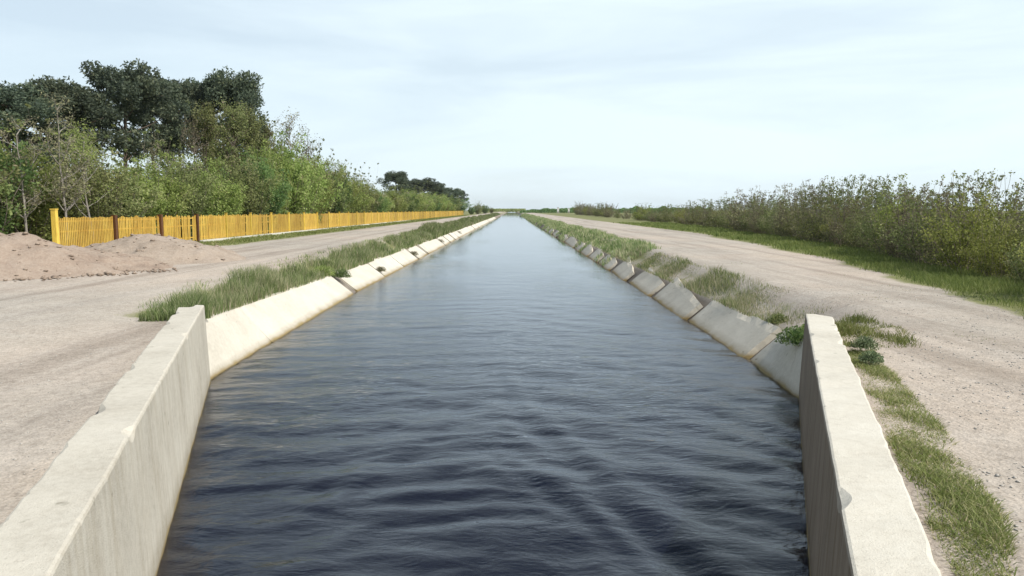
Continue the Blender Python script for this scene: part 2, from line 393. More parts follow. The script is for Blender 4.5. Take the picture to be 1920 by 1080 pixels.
# ------------------------------------------------------------------ water: a closed body with a modelled wavy surface
def wave(x, y):
    wv = 0.0
    near = math.exp(-max(0, y-10)/9.0)
    u = x + .25 + .45*fbm(x*.25, y*.25, 5, 2)
    s = 1 if u > 0 else -1
    wx = fbm(x*.22, y*.22, 11, 3)
    ph_l = (y + .22*abs(u))*5.2 + 6.0*wx
    ph_r = (y + 1.05*abs(u))*3.9 + 5.0*wx
    bl = 1/(1+math.exp(-u*3.2))
    amp = .55 + .9*fbm(x*.35+9, y*.5, 2, 2)
    wv += near*.019*amp*(math.sin(ph_l)*(1-bl) + 1.15*math.sin(ph_r)*bl)
    d = abs(u) - max(0, (13.0 - y))*.28
    wob = .25*fbm(x*.7, y*.5, 77, 2)
    wv += near*.019*math.exp(-((d+wob)/.62)**2)*math.sin((d+wob)*8.5)*(1 if u > 0 else .45)
    d2 = abs(u) - max(0, (9.4 - y))*.42
    wv += near*.012*math.exp(-((d2-wob)/.40)**2)*math.sin((d2-wob)*11)*(1 if u > 0 else .3)
    wv -= (.10+near)*.020*abs(fbm(x*.9+2*wx, y*1.9+.5*abs(u), 61, 3))*2.2
    wv += .016*fbm(x*1.0, y*2.0, 31, 4)*(.25+near)
    wv += .050*fbm(x*.30+4, y*.55, 51, 2)*(.12+near)
    return wv
wy = np.concatenate([np.linspace(-60, 3.0, 14), np.arange(3.15, 26, .065), np.arange(26, 60, .2), 60*1.05**np.arange(1, 90)])
NXW = 110
tops = []
for y in wy:
    xl = (wallL(max(y,1.2)) - .12) if y < YL else waterL(y) - .02
    xr = (wallR(max(y,1.2)) + .12) if y < YR else waterR(y) + .02
    fade = 1 if y < 60 else 60/y
    tops.append([(x, y, wave(x, y)*fade if y > 3 else 0) for x in np.linspace(xl, xr, NXW)])
T = np.array(tops).reshape(-1, 3)
B = T.copy(); B[:, 2] = -2.2
idx = np.arange(len(wy)*NXW).reshape(len(wy), NXW); nT = len(T)
Ft = np.stack([idx[:-1,:-1], idx[:-1,1:], idx[1:,1:], idx[1:,:-1]], -1).reshape(-1, 4)
Fb = Ft[:, ::-1] + nT
sidel = np.stack([idx[:-1,0], idx[1:,0], idx[1:,0]+nT, idx[:-1,0]+nT], -1)
sider = np.stack([idx[:-1,-1], idx[:-1,-1]+nT, idx[1:,-1]+nT, idx[1:,-1]], -1)
e0 = np.stack([idx[0,:-1], idx[0,:-1]+nT, idx[0,1:]+nT, idx[0,1:]], -1)
e1 = np.stack([idx[-1,:-1], idx[-1,1:], idx[-1,1:]+nT, idx[-1,:-1]+nT], -1)
me = mesh_data('water', np.vstack([T, B]), np.vstack([Ft, Fb, sidel, sider, e0, e1]), M['water'], False, None, {'choppy': np.interp(np.vstack([T, B])[:, 1], [0, 8, 12, 18, 25, 50, 100, 300], [.45, .60, .80, .66, .38, .14, .05, .03])})
sm = np.zeros(len(me.polygons), dtype=bool); sm[:len(Ft)] = True; me.polygons.foreach_set('use_smooth', sm)
tag(obj('water', me), 'dark rippled water running down the straight canal', 'water', kind='structure')

# ------------------------------------------------------------------ wing walls
def wing_wall(name, fn, yend, side, top, label, seed):
    n_ = 260; ring = 14
    T_ = .46; v = []; rr = random.Random(seed)
    nx, ny = (1, 0)
    yy = np.linspace(1.2, yend, n_)
    prev = None
    for i, y in enumerate(yy):
        endk = max(0, 1-(yend-y)/.35)
        xi = fn(y)
        tz = top + .012*fbm(y*.9, seed, 0, 3) + .012*nz3(y*3, seed*2.0)
        thick = T_ + .025*fbm(y*1.7, seed+5, 0, 3) + (-.09*endk)
        tz2 = tz - (.10*endk if side < 0 else .03*endk)      # far corner weathered on the outer side
        chi = max(0, nz3(y*2.3, seed+9)-.25)*.15 + max(0, nz3(y*9, seed+3)-.35)*.06; cho = max(0, nz3(y*1.9, seed+19)-.15)*.26 + max(0, nz3(y*8, seed+33)-.3)*.08
        r = .022
        prof = [(0, -1.6), (.0, -.4), (0.0, .2), (.004*nz3(y*2, 1), .7), (.0, tz-r-chi), (r*.3+chi*.2, tz-r*.3-chi*.5), (r+chi, tz),
                (thick*.5, tz+.006*nz3(y*4, 7)), (thick-r-cho, tz2), (thick-r*.3-cho*.2, tz2-r*.3-cho*.5), (thick, tz2-r-cho), (thick, .9), (thick, .2), (thick, -1.6)]
        for (a, z) in prof:
            bat = (.06*(z/top)) if z > 0 else 0
            v.append((xi + side*(a + bat*(1 if a < thick*.5 else .3)), y, z))
    idx = np.arange(n_*ring).reshape(n_, ring)
    f = [tuple(int(q) for q in t) for t in np.stack([idx[:-1,:-1], idx[1:,:-1], idx[1:,1:], idx[:-1,1:]], -1).reshape(-1, 4)]
    f.append(tuple(int(q) for q in idx[0, ::-1])); f.append(tuple(int(q) for q in idx[-1]))
    if side > 0: pass
    else: f = [t[::-1] for t in f]
    me = mesh_data(name, v, f, M['wall'] if side < 0 else M['wall_stained_shaded'], False)
    o = obj(name, me); tag(o, label, 'wall')
    import bmesh
    bm = bmesh.new(); bm.from_mesh(me); bmesh.ops.recalc_face_normals(bm, faces=bm.faces); bm.to_mesh(me); bm.free()
    return o
wing_wall('wing_wall', wallL, YL, -1, 1.36, 'sunlit cream concrete wing wall along the left side of the water', 3)
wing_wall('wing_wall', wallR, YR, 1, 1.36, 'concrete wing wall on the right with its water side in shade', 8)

# ------------------------------------------------------------------ lining slabs
def slab(sidefn_w, sidefn_t, y0, y1, side, mat, seed, label, tiltz=0.0, skew=0.0, shift=0.0, yaw=0.0):
    """one cast lining slab: follows the bank from the canal bed to its top edge"""
    rr = random.Random(seed); nu, nv = 16, 16
    th = .15; v = []
    def P(u, t, w):
        y = lerp(y0, y1, u)
        xw = sidefn_w(y); xt, zt = sidefn_t(y)
        zt_ = zt + (u-.5)*tiltz + .03*nz3(y*.6, seed, 4)*(1 if t > .6 else .3)
        sl = (xt-xw)/zt
        z = lerp(-1.35, zt_, t)
        x = xw + sl*z + side*(shift*(z+.3) + yaw*(u-.5)) 
        nrm = Vector((-side*1.0*zt, 0, abs(xt-xw))).normalized()
        bump = .012*fbm(y*.8, z*1.4, seed, 3)
        e = .03*nz3(y*3, z*5, seed) + (.05*nz3(y*.9, seed*3.1) if t == 1 else 0)
        yy = y + skew*(z) + (e if u in (0, 1) else 0)
        return (x + nrm.x*(bump - w), yy, z + nrm.z*(bump - w) + (e if t == 1 else 0))
    for w_ in (0, 1):
        for i in range(nu):
            for j in range(nv):
                u = i/(nu-1); t = j/(nv-1)
                edge = .02 if (w_ == 0 and (i in (0, nu-1) or j == nv-1)) else 0
                v.append(P(u, t, th if w_ else edge))
    idx = np.arange(nu*nv).reshape(nu, nv); n2 = nu*nv
    f = [tuple(map(int, q)) for q in np.stack([idx[:-1,:-1], idx[1:,:-1], idx[1:,1:], idx[:-1,1:]], -1).reshape(-1, 4)]
    f += [tuple(q + n2 for q in t[::-1]) for t in f]
    bd = [int(q) for q in list(idx[:,0]) + list(idx[-1,1:]) + list(idx[::-1,-1][1:]) + list(idx[0,::-1][1:])]
    for a, b_ in zip(bd, bd[1:]):
        if a != b_: f.append((a, b_, b_+n2, a+n2))
    me = mesh_data('lining_slab', v, f, mat, False)
    import bmesh
    bm = bmesh.new(); bm.from_mesh(me); bmesh.ops.recalc_face_normals(bm, faces=bm.faces); bm.to_mesh(me); bm.free()
    o = obj('lining_slab', me); tag(o, label, 'slab', 'concrete lining slabs on the left bank' if side < 0 else 'concrete lining slabs on the right bank')
    return o
Rr = random.Random(5)
# left bank
segs = [(YL-.25, 16.9), (16.94, 26.9)]
y = 27.9
while y < 270:
    Ls = 6.1 if y < 80 else 12.2
    segs.append((y, y+Ls-(.16+.5*Rr.random()**2))); y += Ls
for i, (a, b_) in enumerate(segs):
    if i == 0: lab = 'pale twisted slab joining the end of the left wing wall'
    elif i == 1: lab = 'long pale unbroken slab on the left bank, before the weedy gap'
    elif i == 2: lab = 'left bank slab just beyond the weedy gap'
    else: lab = ordinal(i+1) + ' pale lining slab from the left wing wall'
    slab(waterL, topL, a, b_, -1, M['slab'], 10+i, lab, tiltz=Rr.uniform(-.16, .16) if i > 1 else 0, skew=Rr.uniform(-.12, .12) if i > 1 else (.0 if i == 0 else -.15),
         shift=Rr.uniform(-.05, .07) if i > 1 else 0, yaw=Rr.uniform(-.16, .22) if i > 1 else 0)
segs = [(YR-.25, 14.75), (15.1, 20.3)]
y = 20.6
while y < 110:
    Ls = 5.7 if y < 60 else 11.4
    segs.append((y, y+Ls-(.26+.35*Rr.random()))); y += Ls
for i, (a, b_) in enumerate(segs):
    if i == 0: lab = 'steep grey slab at the end of the right wing wall, beside the dark gap'
    elif i == 1: lab = 'grey slab beyond the wide dark gap on the right bank'
    else: lab = ordinal(i+1) + ' grey tilted lining slab from the right wing wall'
    slab(waterR, topR, a, b_, 1, M['slab_old'] if i else M['slab_old'], 70+i, lab, tiltz=.24+Rr.uniform(-.10, .12) if i > 1 else (0 if i == 0 else -.06),
         skew=Rr.uniform(-.1, .1) if i > 1 else (.12 if i == 1 else 0), shift=Rr.uniform(-.12, .10) if i > 1 else 0, yaw=(.24+Rr.uniform(-.12,.12)) if i > 1 else (.12 if i else 0))

# ------------------------------------------------------------------ vegetation builders
def blades(P, h, wd, lean, rng, curve=.5):
    """tapered bent blades: P (n,3) bases, h heights, wd widths, lean = horizontal lean as a share of the height"""
    n = len(P); a = rng.uniform(0, 2*np.pi, n); b_ = rng.uniform(0, 2*np.pi, n)
    side = np.stack([np.cos(a), np.sin(a), np.zeros(n)], 1)*wd[:, None]*.5
    ld = np.stack([np.cos(b_), np.sin(b_), np.zeros(n)], 1)*(lean*h)[:, None]
    up = np.zeros((n, 3)); up[:, 2] = h
    mid = P + up*.55 + ld*.35; tip = P + up*(1-.15*lean[:, None]) + ld
    v = np.stack([P-side, P+side, mid-side*.7, mid+side*.7, tip], 1).reshape(-1, 3)
    k = np.arange(n)*5
    f = np.concatenate([np.stack([k, k+1, k+3], 1), np.stack([k, k+3, k+2], 1), np.stack([k+2, k+3, k+4], 1)])
    return v, f

def leaves(P, size, rng, asp=.5, up=.3, out=None):
    """rhombic leaves, random orientation, biased"""
    n = len(P)
    d = rng.normal(size=(n, 3)); d[:, 2] += up
    if out is not None: d += out
    d /= np.linalg.norm(d, axis=1)[:, None]
    e = rng.normal(size=(n, 3)); e -= (e*d).sum(1)[:, None]*d; e /= np.linalg.norm(e, axis=1)[:, None]
    s = np.asarray(size)[:, None] if np.ndim(size) else np.full((n, 1), size)
    v = np.stack([P - d*s*.5, P + e*s*asp*.5, P + d*s*.5, P - e*s*asp*.5], 1).reshape(-1, 3)
    k = np.arange(n)*4
    return v, np.stack([k, k+1, k+2, k+3], 1)

def tubes(lines, sides=5):
    v = []; f = []
    for pts, rad in lines:
        b0 = len(v); m = len(pts)
        for i, p in enumerate(pts):
            d = Vector(pts[min(i+1, m-1)]) - Vector(pts[max(i-1, 0)]); d.normalize()
            a = d.orthogonal().normalized(); c = d.cross(a)
            for s in range(sides):
                t = 2*math.pi*s/sides
                q = Vector(p) + (a*math.cos(t) + c*math.sin(t))*rad[i]
                v.append(tuple(q))
        for i in range(m-1):
            for s in range(sides):
                s2 = (s+1) % sides
                f.append((b0+i*sides+s, b0+i*sides+s2, b0+(i+1)*sides+s2, b0+(i+1)*sides+s))
    return v, f

def limb(rr, p, d, length, r0, r1, n=6, wob=.15, up=0.0):
    pts = [Vector(p)]; d = Vector(d).normalized()
    for i in range(n):
        d = (d + Vector((rr.gauss(0, wob), rr.gauss(0, wob), rr.gauss(0, wob)+up))).normalized()
        pts.append(pts[-1] + d*(length/n))
    return pts, [lerp(r0, r1, i/n) for i in range(n+1)]

LEAFQ = 1.0
def pine_proto(seed, H, cr, base):
    """tall pine: bare trunk, dark clumped flat-topped crown"""
    rr = random.Random(seed); rng = np.random.default_rng(seed)
    root = empty('pine_tree', (0,0,0))
    tr = limb(rr, (0,0,-.2), (0,0,1), H*.86, .24, .09, 10, .035)
    lines = [tr]; clumps = []
    nb = 21
    for i in range(nb):
        t = base/H + (1-base/H)*(i/(nb-1))**.85
        k = min(len(tr[0])-1, max(0, int(t/.86*10*.98)))
        p = tr[0][min(k, 10)]
        a = i*2.4 + rr.uniform(-.5, .5)
        prof = math.sin(min(1, (t-base/H)/(1-base/H)*.80+.22)*math.pi)**.6
        ln = cr*(.45+.55*prof)*rr.uniform(.65, 1.1)
        br = limb(rr, p, (math.cos(a), math.sin(a), .35), ln, .07, .025, 5, .12, .05)
        lines.append(br)
        for q, s in ((br[0][-1], 1), (br[0][3], .75)):
            clumps.append((q + Vector((rr.gauss(0,.25), rr.gauss(0,.25), .25)), rr.uniform(.72, 1.22)*s*cr/3.4))
    clumps.append((tr[0][-1]+Vector((0,0,.5)), cr*.34))
    for i in range(6):
        a = rr.uniform(0, 6.28); clumps.append((tr[0][-1]+Vector((math.cos(a)*cr*.4, math.sin(a)*cr*.4, rr.uniform(-.3, .9))), cr*rr.uniform(.22,.34)))
    v, f = tubes(lines)
    obj('trunk', mesh_data('pine_trunk', v, f, M['bark'], True), root)
    P = []; tint = []; Od = []
    for c, r in clumps:
        n = int(270*(r/1.0)**2) + 50
        d = rng.normal(size=(n, 3)); d /= np.linalg.norm(d, axis=1)[:, None]
        rad = r*(rng.uniform(.25, 1, n)**.45)*(1 + .25*np.sin(d[:, 0]*5+c.x)*np.cos(d[:, 1]*6+c.y))
        q = np.array(c) + d*rad[:, None]*np.array([1, 1, .72])
        P.append(q); Od.append(d*.8)
        tint.append(np.clip(rng.normal(.42, .2, n) + rng.uniform(-.18, .18), 0, 1))
    P = np.vstack(P); tint = np.concatenate(tint)
    v, f = leaves(P, rng.uniform(.2, .38, len(P)), rng, .45, .3, np.vstack(Od))
    obj('crown', mesh_data('pine_crown', v, f, M['pine'], False, np.repeat(tint, 4)), root)
    return root

def shrub_proto(seed, H, W, mat, nst=42, npl=150, size=.15, name='shrub', wisps=0, lean=.42, low=.12):
    """multi-stemmed leafy shrub: arching stems from one foot, leaves in sprays along them"""
    rr = random.Random(seed); rng = np.random.default_rng(seed)
    root = empty(name, (0,0,0)); lines = []; P = []; tint = []
    for i in range(nst):
        a = rr.uniform(0, 2*math.pi); o_ = rr.uniform(0, 1)**.6
        hh = H*(1-.38*o_**2)*rr.uniform(.72, 1.04)
        foot = (math.cos(a)*o_*W*.22, math.sin(a)*o_*W*.22, -.1)
        d = Vector((math.cos(a)*o_*lean*W/H*1.6, math.sin(a)*o_*lean*W/H*1.6, 1))
        ln = limb(rr, foot, d, hh*1.05, .03*H/5, .006, 8, .09, .02)
        lines.append(ln)
        pts = np.array([tuple(q) for q in ln[0]])
        st = rr.gauss(0, .13)
        ns = 16                                                 # sprays
        for s in range(ns):
            t = low + (1-low)*rr.random()**.8
            k = t*8; k0 = min(7, int(k)); base = pts[k0] + (pts[k0+1]-pts[k0])*(k-k0)
            sd_ = rng.normal(size=3); sd_[2] = abs(sd_[2])*.8+.25; sd_ /= np.linalg.norm(sd_)
            sl_ = rr.uniform(.25, .75)*W/3.6*(1.15-.5*t)*1.25
            m = int(npl*16/ns*.11*rr.uniform(.6, 1.4))+2
            u = rng.uniform(0, 1, m)
            q = base + sd_*(u*sl_)[:, None] + rng.normal(0, .10*W/3.6+.02, (m, 3))
            P.append(q); tint.append(np.clip(.45 + st + rr.gauss(0, .10) + rng.normal(0, .13, m) + .12*(t-.5), 0, 1))
    for i in range(wisps):                                       # thin stalks with seed heads standing above the leaves
        a = rr.uniform(0, 2*math.pi); o_ = rr.uniform(0, .9)*W*.42
        ln = limb(rr, (math.cos(a)*o_, math.sin(a)*o_, H*.45), (rr.gauss(0,.15), rr.gauss(0,.15), 1), H*rr.uniform(.55, .88), .010, .005, 6, .10)
        lines.append(ln)
        for k_ in (3, 4, 5, 6):
            if rr.random() < .75:
                c = np.array(ln[0][k_]); m = rr.randint(8, 22)
                P.append(c + rng.normal(0, .055, (m, 3))); tint.append(np.clip(rng.normal(.35, .15, m), 0, 1))
    v, f = tubes(lines, 3)
    obj('stems', mesh_data(name+'_stems', v, f, M['twig'], True), root)
    P = np.vstack(P); tint = np.concatenate(tint)
    P[:, 2] = np.maximum(P[:, 2], .02)
    v, f = leaves(P, rng.uniform(.6, 1.4, len(P))*size, rng, .5, .5)
    obj('foliage', mesh_data(name+'_foliage', v, f, mat, False, np.repeat(tint, 4)), root)
    return root

def bare_proto(seed, H, barkmat, leafmat, nleaf, name='sparse_tree', spread=1.0):
    """slender tree, forked branches, few leaves"""
    rr = random.Random(seed); rng = np.random.default_rng(seed)
    root = empty(name, (0,0,0))
    tr = limb(rr, (0,0,-.2), (rr.gauss(0,.05), rr.gauss(0,.05), 1), H*.9, .085*H/8, .02, 9, .06)
    br = []; tw = []
    for i in range(15):
        k = rr.randint(3, 9); a = rr.uniform(0, 6.28)
        b_ = limb(rr, tr[0][k], (math.cos(a)*spread, math.sin(a)*spread, 1.1), H*rr.uniform(.16, .34)*(1.25-k/12), .03*H/8, .008, 6, .13, .03)
        br.append(b_)
        for j in range(5):
            k2 = rr.randint(2, 6); a2 = rr.uniform(0, 6.28)
            tw.append(limb(rr, b_[0][k2], (math.cos(a2), math.sin(a2), 1.0), H*rr.uniform(.06, .13), .012, .004, 4, .15))
    v, f = tubes([tr]+br+tw, 4)
    obj('trunk', mesh_data(name+'_trunk', v, f, barkmat, True), root)
    P = []
    for pts, _ in tw:
        for q in pts[1:]:
            m = max(1, int(nleaf/(len(tw)*4))); P.append(np.array(q) + rng.normal(0, .14, (m, 3)))
    P = np.vstack(P)
    v, f = leaves(P, rng.uniform(.08, .17, len(P)), rng, .5, .2)
    obj('crown', mesh_data(name+'_crown', v, f, leafmat, False, np.repeat(np.clip(rng.normal(.5, .22, len(P)), 0, 1), 4)), root)
    return root

def place(proto_used, proto, loc, rz, s, label, cat, group, sz=None, name=None):
    o = proto if id(proto) not in proto_used else copy_thing(proto)
    proto_used.add(id(proto))
    o.location = loc; o.rotation_euler = (0, 0, rz); o.scale = (s, s, sz or s)
    tag(o, label, cat, group); return o
used = set()
GZ = 1.1

# ------------------------------------------------------------------ pines, left
pines = [pine_proto(21, 14.2, 3.9, 6.9), pine_proto(22, 14.2, 4.1, 6.6), pine_proto(23, 14.2, 3.6, 7.2)]
plist = [ # px, top-y, depth, crown widening, label
 (20, 150, 50, 1.05, 'dark pine at the far left edge of the grove'),
 (98, 150, 55, 1.05, 'second dark pine from the left edge, beside bare pale trunks'),
 (165, 143, 60, .95, 'third dark pine from the left, its crown touching the tallest pine'),
 (237, 112, 61, .98, 'tallest dark pine of the grove with a domed top'),
 (295, 150, 68, .85, 'narrow pine just right of the tallest pine'),
 (350, 133, 72, .80, 'pine with a small pointed top in the middle of the grove'),
 (400, 140, 78, .90, 'dark pine next to the last one of the near grove'),
 (452, 136, 75, .98, 'broad flat-topped pine at the right end of the near grove')]
for i, (px, ty, Y, s, lab) in enumerate(plist):
    H = (394-ty)*Y/1400 + 3 - GZ; sz = H/14.6
    place(used, pines[i % 3], ((px-960)/1400*Y, Y, GZ), i*1.9, s, lab, 'tree', 'tall dark pines behind the yellow fence', sz)
far = [(747, 320, 225, .95, 'tall far pine sticking up above the distant green shrubs'), (772, 334, 245, 1.0, 'far dark pine just right of the one that sticks up'),
       (793, 332, 262, 1.05, 'third distant pine of the far grove'), (815, 342, 285, 1.1, 'fourth distant pine of the far grove'),
       (833, 348, 312, 1.15, 'fifth distant pine of the far grove'), (850, 352, 342, 1.2, 'sixth distant pine of the far grove'),
       (862, 356, 372, 1.1, 'rightmost dark pine of the far grove above the fence end')]
for i, (px, ty, Y, s, lab) in enumerate(far):
    H = (394-ty)*Y/1400 + 3 - GZ
    place(used, pines[(i+1) % 3], ((px-960)/1400*Y, Y, GZ), i*2.3+.4, s*[1.3,1.35,1.35,1.3,1.2,1.1,.85][i], lab, 'tree', 'far dark pines beyond the fence', H/14.6)

# ------------------------------------------------------------------ thicket behind the fence
sh = [shrub_proto(31, 7, 4.6, M['shrub'], 46, 150, .20, 'leafy_shrub'), shrub_proto(32, 7, 5.0, M['shrub'], 46, 150, .19, 'leafy_shrub'),
      shrub_proto(33, 7, 4.4, M['shrub_dark'], 44, 170, .20, 'leafy_shrub'), shrub_proto(34, 7, 4.8, M['bush'], 44, 140, .19, 'leafy_shrub', wisps=10)]
def hprof(Y):                                                   # height of the thicket along the fence
    return interp(Y, [(28,5.3),(36,5.2),(42,5.0),(48,5.1),(55,5.4),(62,6.9),(70,8.0),(80,8.2),(90,7.4),(105,6.3),(120,5.2),(150,5.6),(200,6.2),(260,6.2)])
k = 0; Y = 27.0; rr = random.Random(99)
while Y < 250:
    step = 3.1 if Y < 125 else 6.0
    X = -21.4 + rr.uniform(-.8, .8); h = hprof(Y)*rr.uniform(.84, 1.12)
    kind = [0, 1, 3, 2, 1, 0, 1, 3][k % 8] if Y > 42 else [3, 2, 0, 3][k % 4]
    words = ['yellow-green', 'light green', 'deep green', 'olive brown'][kind]
    place(used, sh[kind], (X, Y, GZ), rr.uniform(0, 6.28), (.92 if Y < 125 else 1.3)*h/7*.5+.5, '%s shrub, %s from the left in the front row behind the yellow fence' % (words, ordinal(k+1)), 'shrub', 'shrubs in the front row behind the fence', h/7)
    Y += step; k += 1
k = 0; Y = 33.0
while Y < 112:
    X = -26.2 + rr.uniform(-1, 1); h = hprof(Y)*interp(Y, [(30,.85),(56,.80),(66,1.0),(72,1.16),(90,1.1),(112,1)])
    kind = [3, 2, 3, 1][k % 4]
    words = ['yellow-green', 'light green', 'deep green', 'olive brown'][kind]
    place(used, sh[kind], (X, Y, GZ), rr.uniform(0, 6.28), h/7, '%s shrub, %s from the left in the back row below the pines' % (words, ordinal(k+1)), 'shrub', 'shrubs in the back row below the pines', h/7)
    Y += 4.6; k += 1

bt = [bare_proto(41, 8, M['bark_pale'], M['bush_brown'], 1900), bare_proto(42, 8, M['bark_pale'], M['shrub'], 1800), bare_proto(43, 8, M['twig'], M['bush_brown'], 1500, spread=1.3), bare_proto(44, 8, M['bark'], M['bush'], 5200, spread=1.2)]
sparse = [(122, 175, 32, 0, 'pale-barked bare tree at the left, tallest of the pale trunks'), (180, 240, 33.5, 1, 'slim pale-trunked tree right of the tallest pale trunk'),
          (60, 215, 31, 0, 'pale thin tree nearest the left edge of the picture'), (150, 230, 37, 1, 'crooked pale sapling between two pale trunks'),
          (500, 222, 74, 2, 'brownish thin tree below the last near pine'), (540, 205, 77, 2, 'grey wispy bare tree rising right of the pines'),
          (575, 250, 84, 2, 'low twiggy brown tree right of the grey wispy one'), (640, 300, 98, 2, 'twiggy tree above the sloping end of the green thicket'),
          (385, 215, 62, 2, 'brownish thin tree in front of the middle pines'), (430, 225, 66, 2, 'olive twiggy tree under the broad flat-topped pine'), (290, 255, 50, 2, 'thin brown tree against the bright sky gap')]
for i, (px, ty, Y, kd, lab) in enumerate(sparse):
    H = (394-ty)*Y/1400 + 3 - GZ
    place(used, bt[kd], ((px-960)/1400*Y, Y, GZ), i*1.3, max(.8, H/8*.85), lab, 'tree', 'thin sparse trees among the shrubs', H/8.3)
for i, (px, ty, Y, lab) in enumerate([(392, 192, 63, 'olive leafy tree in front of the middle pines'), (440, 190, 66, 'olive leafy tree in front of the last near pine'), (478, 200, 69, 'olive leafy tree at the right edge of the near pines'),
        (512, 232, 73, 'olive tree where the pines give way to lower green shrubs')]):
    H = (394-ty)*Y/1400 + 3 - GZ
    place(used, bt[3], ((px-960)/1400*Y, Y, GZ), i*1.1, H/8*.9, lab, 'tree', 'olive trees in front of the pines', H/8.3)
for i in range(9):
    Y = 208 + i*19; X = (752 + 13.6*i - 960)/1400*Y
    place(used, sh[[2, 3, 2][i % 3]], (X, Y, GZ), i*1.7, 1.9, 'dense dark bush, %s from the near end, below the far pines' % ordinal(i+1), 'shrub', 'dense bushes below the far pines', 1.0 + .035*i)
# low bushes past the end of the fence
for i, (px, ty, Y) in enumerate([(884, 386, 330), (897, 381, 360), (910, 383, 400), (922, 389, 480)]):
    H = (394-ty)*Y/1400 + 3 - GZ
    place(used, sh[3 if i % 2 else 2], ((px-960)/1400*Y, Y, GZ), i, H/7*1.25, '%s low bush past the far end of the yellow fence' % ordinal(i+1), 'shrub', 'low bushes past the fence end', H/7)

# ------------------------------------------------------------------ bushes on the right
rb = [shrub_proto(51, 2.5, 2.6, M['bush'], 34, 85, .085, 'wild_bush', 18), shrub_proto(52, 2.5, 2.8, M['bush_yellow'], 36, 90, .085, 'wild_bush', 9),
      shrub_proto(53, 2.5, 2.6, M['bush_brown'], 34, 75, .085, 'wild_bush', 22), shrub_proto(54, 2.5, 2.9, M['bush'], 34, 75, .095, 'wild_bush', 26)]
rr = random.Random(17)
def rh(Y): return interp(Y, [(8,1.8),(16,1.8),(22,2.0),(30,2.2),(45,2.6),(58,2.7),(72,2.5),(100,2.2),(150,2.3),(300,4)])
k = 0; Y = 9.0
while Y < 330:
    X = bush_line(Y) + .55 + rr.uniform(-.35, .35)
    kind = ([1, 1, 0, 1] if Y < 24 else [1, 0, 3, 2, 0, 2])[k % (4 if Y < 24 else 6)]
    words = ['olive green', 'yellow-green', 'brownish', 'grey-green stalky'][kind]; h = rh(Y)*rr.uniform(.62, 1.18)
    s = h/2.5*(1 if Y < 60 else 1.35)
    place(used, rb[kind], (X, Y, gz(X, Y)-.02), rr.uniform(0, 6.28), s, '%s bush, %s from the near end of the front row right of the track' % (words, ordinal(k+1)), 'bush', 'bushes in the front row along the right track', h/2.5)
    Y += (1.55 if Y < 40 else (2.2 if Y < 62 else 5.0 if Y < 120 else 7.5))*(rr.uniform(.8, 1.25) if Y < 90 else rr.choice([.7, .9, 1.8, 2.4])); k += 1
k = 0; Y = 9.0
while Y < 120:
    X = bush_line(Y) + 2.5 + rr.uniform(-.4, .5)
    kind = [3, 0, 2, 3, 1][k % 5]
    words = ['olive green', 'yellow-green', 'brownish', 'grey-green stalky'][kind]; h = rh(Y)*rr.uniform(.85, 1.2)
    place(used, rb[kind], (X, Y, gz(X, Y)-.02), rr.uniform(0, 6.28), h/2.5*1.05, '%s bush, %s from the near end of the back row right of the track' % (words, ordinal(k+1)), 'bush', 'bushes in the back row along the right track', h/2.5)
    Y += (2.3 if Y < 50 else 6.0)*rr.uniform(.8, 1.3); k += 1

# ------------------------------------------------------------------ grass and weeds (nobody could count them)
def strip(name, rng, n, xfun, y0, y1, hfun, wfun, mat, label, cat, lean=(.1,.6), ypow=1.0, keep=None, tm=.45, ts=.2, straw=0.0):
    P = []; H = []; W = []; T_ = []
    u = rng.uniform(0, 1, n)
    Ys = np.exp(np.log(y0) + u*(np.log(y1)-np.log(y0))) if ypow == 'log' else y0 + (y1-y0)*u**ypow
    for y in Ys:
        a, b_ = xfun(y); x = rng.uniform(a, b_)
        if keep is not None and not keep(x, y, (x-a)/(b_-a)): continue
        hh = hfun(x, y)*rng.uniform(.5, 1.15)
        if hh <= 0.01: continue
        P.append((x, y, gz(x, y)-.02)); H.append(hh); W.append(wfun(y)); T_.append(np.clip(rng.normal(tm, ts) + .25*nz3(x*.8, y*.5, 9) + straw*(rng.random() < .25), 0, 1))
    P = np.array(P); H = np.array(H); W = np.array(W)*rng.uniform(.7, 1.3, len(P))
    v, f = blades(P, H, W, rng.uniform(lean[0], lean[1], len(P)), rng)
    o = obj(name, mesh_data(name, v, f, mat, False, np.repeat(np.array(T_), 5))); tag(o, label, cat, kind='stuff'); return o
def clump(x, y, s=.9, z=0, lo=-.15, hi=.25):
    t = fbm(x*s, y*s*.6, z, 2); return min(1, max(0, (t-lo)/(hi-lo)))
def wd(y): return max(.010, .00075*y)
rg = np.random.default_rng(3)
strip('weeds', rg, 46000, lambda y: (topL(y)[0]-interp(y, [(13,.5),(20,1.0),(60,1.7)]), topL(y)[0]+.06), YL+.35, 62,
      lambda x, y: (.14 + .50*clump(x, y, .8, 4, -.3, .35))*(1-.45*min(1, max(0, (topL(y)[0]-x-.9)/.8))), lambda y: wd(y)*.9, M['weeds'],
      'tall grey-green weeds along the top of the left canal bank', 'weeds', (.1, .5), 'log', lambda x, y, t: clump(x, y, .8, 4, -.40, .25)*1.2 > rg.random()*1.15+.9*max(0, .4-t)+(.22 if fbm(x*.1, y*.22, 88, 2) < 0 and y > 19 else 0), .55, .22, .35)
